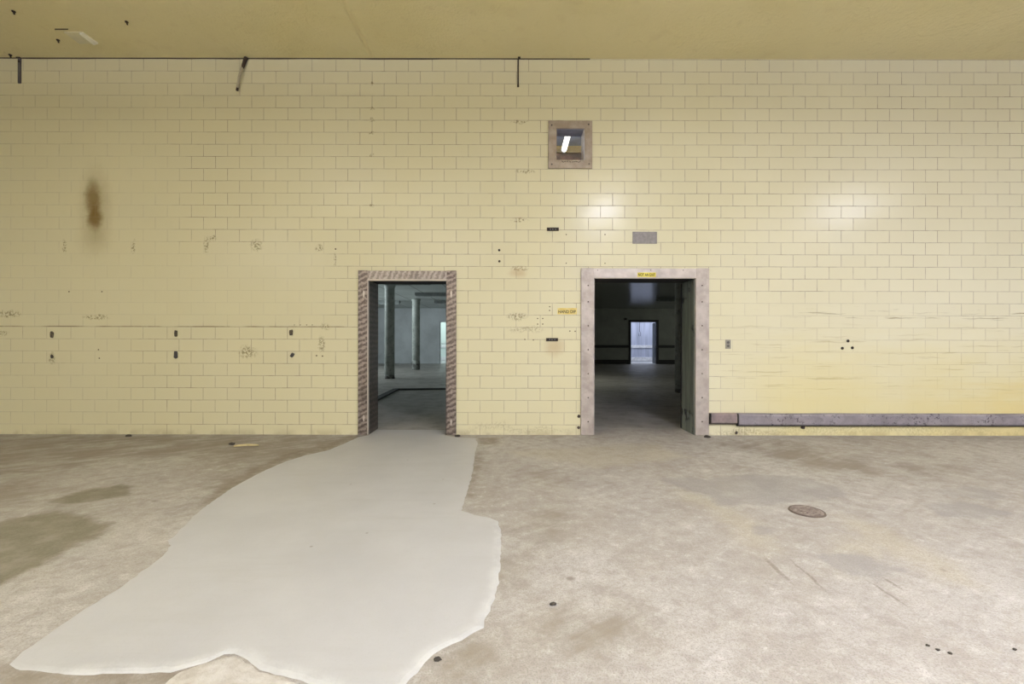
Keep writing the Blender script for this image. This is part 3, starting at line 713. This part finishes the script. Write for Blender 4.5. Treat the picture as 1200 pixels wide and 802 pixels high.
# rough smear of cement beside its lower tip
def slab(name, px_pts, z, m, label, cat, group=None):
    pts = [Vector((*on_flat(a, b), 0)) for a, b in px_pts]; cx = sum(p.x for p in pts) / len(pts); cy = sum(p.y for p in pts) / len(pts)
    bm = bmesh.new(); d = []
    rng = random.Random(5)
    for i in range(len(pts)):
        a, b = pts[i], pts[(i + 1) % len(pts)]; k = max(1, int((b - a).length / .025))
        for j in range(k): d.append(a.lerp(b, j / k) + Vector((rng.uniform(-.006, .006), rng.uniform(-.006, .006), 0)))
    rings = []
    for f, zz in ((1, .0005), (.97, z * .6), (.85, z), (.5, z * 1.3)):
        rings.append([bm.verts.new((cx + (p.x - cx) * f, cy + (p.y - cy) * f, zz * rng.uniform(.9, 1.1))) for p in d])
    n = len(d)
    for A, B in zip(rings, rings[1:]):
        for i in range(n): bm.faces.new((A[i], A[(i + 1) % n], B[(i + 1) % n], B[i]))
    bm.faces.new(rings[-1]); bm.faces.new(rings[0])
    return tag(obj(name, bm, m), label, cat, group)
s = Mat('rough_cement'); n = s.noise(9, 6, .7); c = s.mix(s.ramp(n, .3, .7), (.40, .36, .31), (.60, .575, .54)); M['rough_cement'] = s.out(c, .85, 0., s.bump(n, .6, .02))
slab('cement_smear', [(208, 790), (240, 779), (262, 770.5), (276, 769), (290, 777), (304, 788), (330, 796), (348, 803), (230, 815), (180, 812)], .006, M['rough_cement'],
     'rough whitish cement smear at the near tip of the smooth grey patch', 'cement smear')

# ------------------------------------------------------------------ floor drain
dx, dy = on_flat(945.5, 600)
t = tag(empty('floor_drain', (dx, dy, 0)), 'round rusty floor drain grate in the concrete floor', 'drain')
RD = .108
s = Mat('drain_iron'); n = s.noise(40, 4, .65); c = s.mix(s.ramp(n, .3, .7), (.15, .115, .10), (.34, .29, .265)); M['drain'] = s.out(c, .7, .25, s.bump(n, .4, .004))
part('sump', lathe(bmesh.new(), [(RD * .97, .0005), (RD * .97, .002)], (dx, dy, 0), seg=40), M['black'], t)
bm = bmesh.new(); seg = 48
for r0, r1, z0, z1 in ((RD * .94, RD * 1.05, .0005, .008),):
    q = [[bm.verts.new((dx + r * math.cos(2 * math.pi * k / seg), dy + r * math.sin(2 * math.pi * k / seg), z)) for k in range(seg)] for r, z in ((r1, z0), (r1 - .003, z1), (r0 + .002, z1), (r0, z0))]
    for i in range(4):
        for k in range(seg): bm.faces.new((q[i][k], q[i][(k + 1) % seg], q[(i + 1) % 4][(k + 1) % seg], q[(i + 1) % 4][k]))
part('rim', bm, plain('rim_iron', (.14, .105, .085), .75, .2), t)
bm = bmesh.new(); rr = [0.012, .030, .042, .060, .072, .088, .100]; seg = 48; cache = {}
def gv(i, k, zz):
    key = (i, k % seg, zz)
    if key not in cache: cache[key] = bm.verts.new((dx + rr[i] * math.cos(2 * math.pi * k / seg), dy + rr[i] * math.sin(2 * math.pi * k / seg), zz))
    return cache[key]
hole = lambda i, k: (i == 0 and k % 12 in (0, 1, 2)) or (i == 2 and k % 6 in (1, 2)) or (i == 4 and k % 4 == 1)
for i in range(len(rr) - 1):
    for k in range(seg):
        if hole(i, k):
            continue
        q = [(i, k), (i, k + 1), (i + 1, k + 1), (i + 1, k)]
        lo = [gv(*e, .003) for e in q]; hi = [gv(*e, .008) for e in q]
        bm.faces.new(hi)
        for e in range(4):
            nb = ((i - 1, k), (i, k + 1), (i + 1, k), (i, k - 1))[e]
            ea = (q[0], q[1]) if e == 0 else (q[1], q[2]) if e == 1 else (q[2], q[3]) if e == 2 else (q[3], q[0])
            if 0 <= nb[0] < len(rr) - 1 and hole(nb[0], nb[1] % seg) or nb[0] == len(rr) - 1:
                bm.faces.new((gv(*ea[0], .003), gv(*ea[1], .003), gv(*ea[1], .008), gv(*ea[0], .008)))
bm.faces.new([gv(0, k, .008) for k in range(seg)])
for v in [v for v in bm.verts if not v.link_faces]: bm.verts.remove(v)
part('grate', bm, M['drain'], t)

# ------------------------------------------------------------------ bumper rail on the right
s = Mat('bumper_steel'); n = s.noise(5, 5, .6); n2 = s.noise(26, 5, .75); x, y, z = s.sep()
c = s.mix(s.ramp(n, .3, .7), (.20, .178, .205), (.30, .275, .31))
c = s.mix(s.math('MULTIPLY', s.ramp(n2, .54, .62), s.ramp(s.noise(2.5, 3), .35, .58)), c, (.055, .045, .06))
M['bumper'] = s.out(c, .6, .1, s.bump(n2, .3, .006))
M['bumper_red'] = plain('bumper_worn', (.27, .215, .22), .6, .1, .15, 10)
def rail(px0, px1, py0, py1, m, label, end):
    x0, z1 = on_wall(px0, py0); x1, z0 = on_wall(px1, py1); z0 = on_wall(px0, py1)[1]
    t = tag(empty('bumper_rail', ((x0 + x1) / 2, 0, z0)), label, 'rail')
    h = z1 - z0
    sec = [(0, 0), (-.045, .0), (-.055, .008), (-.06, .02), (-.06, h - .02), (-.052, h - .006), (-.04, h), (0, h)]
    bm = bmesh.new(); N = max(2, int((x1 - x0) / .25)); rings = []
    for i in range(N + 1):
        x = x0 + (x1 - x0) * i / N; rings.append([bm.verts.new((x, yy, z0 + zz + .002 * math.sin(x * 5) * (zz > .05))) for yy, zz in sec])
    for A, B in zip(rings, rings[1:]):
        for k in range(len(sec)): bm.faces.new((A[k], A[(k + 1) % len(sec)], B[(k + 1) % len(sec)], B[k]))
    bm.faces.new(rings[0]); bm.faces.new(rings[-1])
    part('channel', bm, m, t)
    part('shadow_strip', BX(x0 - .012, x1, -.03, 0, z0 - .014, z0, bev=.002), M['black'], t)  # black strip stands in for the shadow line under the rail
    if end: part('end_plate', BX(x0 - .014, x0, -.05, 0, z0, z1, bev=.003), M['black'], t)
rail(831.6, 861.3, 484.3, 495.8, M['bumper_red'], 'short reddish grey bumper rail piece between the right doorway and long rail', True)
rail(863.4, 1330, 484.4, 498, M['bumper'], 'long scuffed purplish grey bumper rail low on the tiled wall', True)

# ------------------------------------------------------------------ fixtures on the wall
M['grey_plate'] = plain('grey_plate', (.265, .245, .245), .55, .3, .12, 30)
x0, z1 = on_wall(741.2, 271.8); x1, z0 = on_wall(769.8, 285.8)
t = tag(empty('cover_plate', ((x0 + x1) / 2, 0, z0)), 'plain grey metal cover plate on tiles above the right doorway', 'plate')
part('plate', BX(x0, x1, -.006, 0, z0, z1, bev=.002), M['grey_plate'], t)
for x in (x0 + .012, x1 - .012):
    for z in (z0 + .012, z1 - .012): part('screw', screw_bm(x, z, -.006, .005), M['grey_plate'], t)

def text_mesh(txt, w, h, x, z, y, m, root):
    cu = bpy.data.curves.new('lettering', 'FONT'); cu.body = txt; cu.align_x = 'CENTER'; cu.align_y = 'CENTER'; cu.size = 1; cu.offset = .02; cu.extrude = .02
    tmp = bpy.data.objects.new('lettering', cu); C.objects.link(tmp); bpy.context.view_layer.update()
    me = bpy.data.meshes.new_from_object(tmp.evaluated_get(bpy.context.evaluated_depsgraph_get()))
    bpy.data.objects.remove(tmp)
    vs = np.array([v.co[:] for v in me.vertices]); lo, hi = vs.min(0), vs.max(0)
    for v in me.vertices:
        a = (v.co.x - (lo[0] + hi[0]) / 2) * w / (hi[0] - lo[0]); b = (v.co.y - (lo[1] + hi[1]) / 2) * h / (hi[1] - lo[1])
        v.co = (x + a, y - .0012 * (v.co.z + .02) / .04, z + b)
    me.materials.clear(); me.materials.append(m)
    o = bpy.data.objects.new('lettering', me); C.objects.link(o); o.parent = root; o.matrix_parent_inverse = Matrix.Translation(-root.location)
    return o
M['ink'] = plain('black_ink', (.02, .018, .008), .6)
s = Mat('yellow_sticker'); c = s.mix(s.ramp(s.noise(14, 4), .35, .65), (.66, .50, .12), (.74, .62, .24)); M['sticker'] = s.out(c, .5)
s = Mat('strong_yellow_sticker'); c = s.mix(s.ramp(s.noise(14, 4), .35, .65), (.70, .58, .05), (.80, .70, .10)); M['sticker2'] = s.out(c, .5)
def sticker(name, a, b, y, m, txt, tb, label):
    x0, z1 = on_wall(*a); x1, z0 = on_wall(*b)
    t = tag(empty(name, ((x0 + x1) / 2, y, z0)), label, 'sign')
    part('backing', BX(x0, x1, y - .0015, y, z0, z1), m, t)
    u0, w1 = on_wall(*tb[0]); u1, w0 = on_wall(*tb[1])
    text_mesh(txt, u1 - u0, w1 - w0, (u0 + u1) / 2, (w0 + w1) / 2, y - .0015, M['ink'], t)
sticker('hand_dip_sign', (653.4, 361.2), (676, 368.6), 0, M['sticker'], 'HAND DIP', ((654.3, 363.6), (674.8, 367.2)), 'worn yellow HAND DIP sticker on the tiles beside the right doorway')
sticker('door_sign', (746.6, 319.8), (768, 325.1), -P_ + .002, M['sticker2'], 'NOT AN EXIT', ((747.4, 320.8), (767.2, 324.3)), 'yellow NOT AN EXIT sticker on the steel head of the right doorway')

# slotted rusty plates
def slot(px, py, label):
    x, z = on_wall(px, py); w_, h_ = .075, .020
    t = tag(empty('slotted_plate', (x, 0, z)), label, 'bracket')
    bm = bmesh.new()
    for a in ((-w_, w_, h_ - .006, h_), (-w_, w_, -h_, -h_ + .006), (-w_, -w_ + .012, -h_ + .006, h_ - .006), (w_ - .012, w_, -h_ + .006, h_ - .006)): box(bm, x + a[0], x + a[1], -.012, 0, z + a[2], z + a[3])
    part('channel', bm, M['rust'], t); part('slot', BX(x - w_ + .012, x + w_ - .012, -.004, 0, z - h_ + .006, z + h_ - .006), M['black'], t)
    for q in (-.03, 0, .035): part('bolt', lathe(bmesh.new(), [(.006, -.004), (.006, -.009), (.003, -.010)], (x + q, 0, z), 'Y', 8), M['grey_plate'], t)
slot(647.8, 268.9, 'upper dark slotted steel strip on tiles, between the small window and right doorway')
slot(646.9, 398.2, 'lower rusty slotted steel strip on tiles, under the HAND DIP sticker')

# outlet plate
x, z = on_wall(853, 403.6)
t = tag(empty('wall_outlet', (x, 0, z)), 'small grey outlet plate on tiles to the right of the right doorway', 'outlet')
part('plate', BX(x - .035, x + .035, -.006, 0, z - .058, z + .058, bev=.003), plain('outlet_steel', (.30, .28, .235), .45, .3), t)
for q in (-.022, .022):
    soc = part('socket', lathe(bmesh.new(), [(.016, -.006), (.016, -.010), (.014, -.011)], (x, 0, z + q), 'Y', 16), plain('outlet_face', (.12, .11, .095), .5), t)
    for e in (-.006, .006):
        sl = obj('slit', BX(x + e - .0015, x + e + .0015, -.0118, -.0108, z + q - .005, z + q + .005), M['black'], soc); sl.matrix_parent_inverse = Matrix.Translation(-t.location)
        sl.matrix_parent_inverse = Matrix.Identity(4)
part('screw', screw_bm(x, z, -.006, .005), M['grey_plate'], t)
for px, py in ((849.8, 398.4),): pass

# three black anchor bolts on the right
def anchor(px, py, r, label, group=None, name='anchor_bolt', m=None):
    x, z = on_wall(px, py)
    t = tag(empty(name, (x, 0, z)), label, 'bolt', group)
    part('sleeve', lathe(bmesh.new(), [(r, 0), (r, -.006), (r * .8, -.009)], (x, 0, z), 'Y', 14), m or M['black'], t)
    part('stud', lathe(bmesh.new(), [(r * .45, -.008), (r * .45, -.018), (r * .3, -.020)], (x, 0, z), 'Y', 10), M['rust'], t)
anchor(993.6, 399.8, .018, 'top one of three black anchor bolts set in a triangle on right wall')
anchor(987, 408.3, .018, 'lower left one of three black anchor bolts in a triangle')
anchor(998.7, 407.8, .018, 'lower right one of three black anchor bolts in a triangle')
anchor(585, 293.4, .015, 'upper of two small dark bolts on tiles between the doorways')
anchor(585.2, 306.4, .015, 'lower of two small dark bolts on tiles between the doorways')
anchor(648.3, 66.8, .016, 'left one of two black bolts side by side at the ceiling edge')
anchor(651.6, 66.8, .016, 'right one of two black bolts side by side at the ceiling edge')
# broken anchors and holes left of the left doorway
def rusted(px, py, w_, h_, rot, label, m):
    x, z = on_wall(px, py); rng = random.Random(px)
    t = tag(empty('broken_bracket', (x, 0, z)), label, 'bracket')
    pts = []
    for k in range(16):
        a = 2 * math.pi * k / 16; e = .55
        u = w_ * math.copysign(abs(math.cos(a)) ** e, math.cos(a)) * rng.uniform(.85, 1.1); v = h_ * math.copysign(abs(math.sin(a)) ** e, math.sin(a)) * rng.uniform(.85, 1.1)
        pts.append((x + u * math.cos(rot) - v * math.sin(rot), z + u * math.sin(rot) + v * math.cos(rot)))
    part('plate', prism(bmesh.new(), pts, -.010, 0), m, t)
    for q in (-.5, .45): part('bolt', lathe(bmesh.new(), [(.010, -.008), (.009, -.018), (.005, -.02)], (x - math.sin(rot) * h_ * q, 0, z + math.cos(rot) * h_ * q), 'Y', 9), M['screw'], t)
M['old_paint_rust'] = plain('rust_in_paint', (.16, .125, .075), .8, .1, .3, 50, .3)
M['dark_metal'] = plain('dark_metal', (.085, .08, .078), .6, .3)
rusted(61.2, 392.3, .020, .040, 0, 'broken rusty bracket stub at the far left, upper of its pair', M['old_paint_rust'])
rusted(61.4, 418, .014, .022, .2, 'small rusty bracket stub at the far left, lower of its pair', M['old_paint_rust'])
rusted(206.5, 391, .018, .040, 0, 'rusty bracket stub above the dark rectangular one on the left wall', M['old_paint_rust'])
rusted(206.3, 416, .024, .046, 0, 'dark grey rectangular bracket stub on the left part of wall', M['dark_metal'])
rusted(341.4, 390, .022, .038, 0, 'squarish rusty bracket stub nearest the left doorway, upper of its pair', M['old_paint_rust'])
rusted(342.7, 416.3, .020, .034, -.6, 'tilted oval rusty bracket stub nearest the left doorway', M['dark_metal'])
rusted(678.2, 488, .018, .020, -.5, 'upper of two dark stubs at the foot of right doorway frame', M['rust'])
rusted(678, 501.3, .018, .018, -.5, 'lower of two dark stubs at the foot of right doorway frame', M['rust'])
rusted(862.8, 507.3, .014, .020, -.4, 'small dark stub under the joint of the bumper rails', M['rust'])
rusted(940.6, 501.2, .026, .017, 0, 'dark stub hanging under the long bumper rail', M['rust'])
# drill holes with plugs: small, all alike within each cluster
def holes(pts, label, group, r=.008):
    for px, py in pts:
        x, z = on_wall(px, py)
        o = tag(obj('wall_plug', lathe(bmesh.new(), [(r, 0), (r, -.003), (r * .5, -.004)], (0, 0, 0), 'Y', 10), M['rust']), label, 'plug', group); o.location = (x, 0, z)
holes([(630, 373.5), (636, 373.5), (630, 380), (636, 380)], 'small drilled plug in the square of four beside the HAND DIP sticker', 'square of four plugs')
holes([(644.2, 359.6), (644, 364)], 'small drilled plug, one of two stacked beside the HAND DIP sticker', 'two plugs by the sticker')
holes([(667.8, 388.2), (674, 388.4)], 'small drilled plug side by side below the HAND DIP sticker', 'two plugs under the sticker')
holes([(615, 398), (625, 398.6)], 'small dark plug in the joint beside the lower slotted strip', 'plugs in the joint')
holes([(663.5, 275), (663.5, 308.6)], 'small plug on tiles above the corner of right doorway', 'plugs over the right doorway', .007)
holes([(709, 275), (709, 308.8)], 'small plug on the shining tiles beside the grey cover plate', 'plugs beside the cover plate', .007)
holes([(345, 381), (352, 381), (359.5, 381), (366, 381)], 'tiny plug in the row of four along the dark joint left of doorway', 'row of four plugs', .006)
holes([(371, 417), (378, 417.5)], 'small plug in the level pair left of the left doorway', 'level pair of plugs', .009)
holes([(115.5, 410), (116.5, 420)], 'small plug low on the far left tiles', 'plugs far left', .008)
holes([(81, 342), (119.5, 342)], 'small plug in the wide pair under the brown scorch mark', 'plugs under the scorch', .008)
holes([(393.3, 292.0)], 'single dark plug above the left doorway level, left of its frame', 'single plug', .010)

# hangers at the ceiling line
M['hanger'] = plain('grey_hanger', (.14, .125, .12), .55, .4, .1, 20)
M['hanger_dark'] = plain('rust_hanger', (.07, .045, .03), .7, .3, .2, 40)
x, z = on_wall(23.5, 98); x2, z2 = on_wall(23.3, 66)
t = tag(empty('steel_hanger', (x, 0, z)), 'flat grey steel hanger strap at the left end of the ceiling line', 'hanger')
part('strap', BX(x - .020, x + .020, -.012, 0, z, CZ - .002, bev=.003), M['hanger'], t)
part('foot', BX(x - .024, x + .024, -.03, -.012, CZ - .012, CZ - .001, bev=.002), M['hanger_dark'], t)
part('bolt', lathe(bmesh.new(), [(.011, -.012), (.011, -.020), (.008, -.022)], (x, 0, CZ - .05), 'Y', 8), M['hanger_dark'], t)
a = on_wall(289, 70); b = on_wall(286, 81.5); c_ = on_wall(280, 104.5)
t = tag(empty('bent_hanger', (a[0], 0, a[1])), 'bent rusty hanger rod slanting down from the ceiling line', 'hanger')
part('bracket', tube(bmesh.new(), [(a[0] + .008, -.02, CZ - .003), (a[0], -.025, a[1] - .01), (b[0], -.035, b[1])], [.026, .024, .018], 8), M['hanger_dark'], t)
part('rod', tube(bmesh.new(), [(b[0], -.035, b[1] + .02), ((b[0] + c_[0]) / 2, -.05, (b[1] + c_[1]) / 2), (c_[0], -.03, c_[1])], [.015, .016, .015], 8), plain('rod_steel', (.50, .44, .31), .5, .3), t)
part('tip', tube(bmesh.new(), [(c_[0], -.03, c_[1]), (c_[0] - .006, -.03, c_[1] - .035)], .014, 8), M['hanger_dark'], t)
a = on_wall(607.2, 101.8)
t = tag(empty('thin_hanger', (a[0], 0, a[1])), 'thin dark hanger strip on the tiles above the doorways', 'hanger')
part('strap', BX(a[0] - .009, a[0] + .009, -.016, 0, a[1], CZ - .002, bev=.003), M['hanger_dark'], t)
part('tip', BX(a[0] - .013, a[0] + .011, -.02, 0, a[1] - .006, a[1] + .02, bev=.003), M['hanger_dark'], t)
part('foot', BX(a[0] - .004, a[0] + .028, -.05, -.01, CZ - .010, CZ - .001, bev=.002), M['hanger_dark'], t)
# ceiling: loose cover flap and bolt stubs
qs = [on_flat(px, py, CZ) for px, py in ((75, 37), (95, 37), (114, 50), (93, 50.5))]
t = tag(empty('ceiling_flap', (*qs[0], CZ)), 'pale cover panel with a bent lip on the ceiling near the left', 'panel')
def quad_slab(q, z0, z1):
    bm = bmesh.new(); lo = [bm.verts.new((a, b, z0[i])) for i, (a, b) in enumerate(q)]; hi = [bm.verts.new((a, b, z1)) for a, b in q]
    bm.faces.new(lo); bm.faces.new(hi)
    for i in range(4): bm.faces.new((lo[i], lo[(i + 1) % 4], hi[(i + 1) % 4], hi[i]))
    return bm
M['flap'] = plain('flap_paint', (.80, .74, .50), .5, 0, .06)
M['flap_lip'] = plain('flap_lip', (.95, .91, .72), .45, 0, .05)
part('panel', quad_slab(qs, [CZ - .012] * 4, CZ), M['flap'], t)
q2 = [on_flat(px, py, CZ) for px, py in ((93.5, 37.5), (97, 37.5), (115, 50), (110, 50.3))]
part('lip', quad_slab(q2, [CZ - .030, CZ - .015, CZ - .015, CZ - .03], CZ), M['flap_lip'], t)
q3 = [on_flat(px, py, CZ) for px, py in ((64, 33.6), (80, 33.6), (80, 34.4), (64, 34.6))]
part('torn_edge', quad_slab(q3, [CZ - .006] * 4, CZ), M['gap'], t)
for px, py, lb in ((16, 13, 'small rusty bolt stub in the ceiling, leftmost and nearest'), (148.5, 25.3, 'small rusty bolt stub in the ceiling right of the pale panel'), (68, 46.6, 'small rusty bolt stub in the ceiling beside the pale panel'), (12, 64, 'small bent stub where ceiling meets tiles beside the left hanger')):
    x, y = on_flat(px, py, CZ)
    t = tag(empty('ceiling_bolt', (x, min(y, -.03), CZ)), lb, 'bolt')
    y = min(y, -.03)
    part('nut', lathe(bmesh.new(), [(.018, CZ), (.018, CZ - .010), (.014, CZ - .012)], (x, y, 0), 'Z', 6), M['hanger_dark'], t)
    part('stud', tube(bmesh.new(), [(x, y, CZ - .01), (x + .008, y, CZ - .035)], .008, 8), M['hanger_dark'], t)

# ------------------------------------------------------------------ debris on the floor
M['stick'] = plain('pale_stick', (.60, .50, .27), .6, 0, .1, 20)
a = on_flat(274, 524.3); b = on_flat(303, 523.2)
t = tag(obj('wood_strip', tube(bmesh.new(), [(*a, .012), ((a[0] + b[0]) / 2, (a[1] + b[1]) / 2 + .03, .014), (*b, .012)], [.012, .014, .009], 6), M['stick']), 'pale yellow splinter of wood on the floor left of the left doorway', 'splinter')
def crumb(px, py, r, label, m, group=None, flat=.6):
    x, y = on_flat(px, py); rng = random.Random(int(px * 7 + py)); bm = bmesh.new()
    bmesh.ops.create_icosphere(bm, subdivisions=2, radius=1)
    for v in bm.verts:
        k = rng.uniform(.7, 1.15); v.co = Vector((v.co.x * r * 1.3 * k, v.co.y * r * k, max(v.co.z * r * flat * k, -r * flat * .5)))
    lo = min(v.co.z for v in bm.verts)
    for v in bm.verts: v.co.z -= lo
    o = tag(obj('debris_crumb', bm, m, None, True), label, 'debris', group); o.location = (x, y, .0005); return o
M['dark_crumb'] = plain('dark_crumb', (.06, .05, .04), .9, 0, .2, 60, .4)
crumb(150.5, 511.8, .03, 'dark crumb against the foot of the wall at the far left', M['dark_crumb'])
crumb(536, 512, .028, 'dark grit clump at the right foot of the left doorway', M['dark_crumb'])
crumb(829, 513.0, .032, 'dark grit clump at the right foot of the right doorway', M['dark_crumb'])
crumb(272, 521.5, .028, 'dark crumb beside the pale wood splinter', M['dark_crumb'])
for px, py, lb in ((1087, 757.5, 'leftmost of three black chips in a row on the near floor'), (1099, 762.5, 'middle one of three black chips in a row'), (1113, 766.5, 'rightmost of three black chips in a row'), (1189, 762, 'black chip at the right edge of the near floor'), (513, 774, 'dark lump beside the near right edge of the smooth patch'), (648, 709, 'dark olive chip on the floor right of the smooth patch')):
    crumb(px, py, .0065 if px > 1000 else .012, lb, M['dark_crumb'])
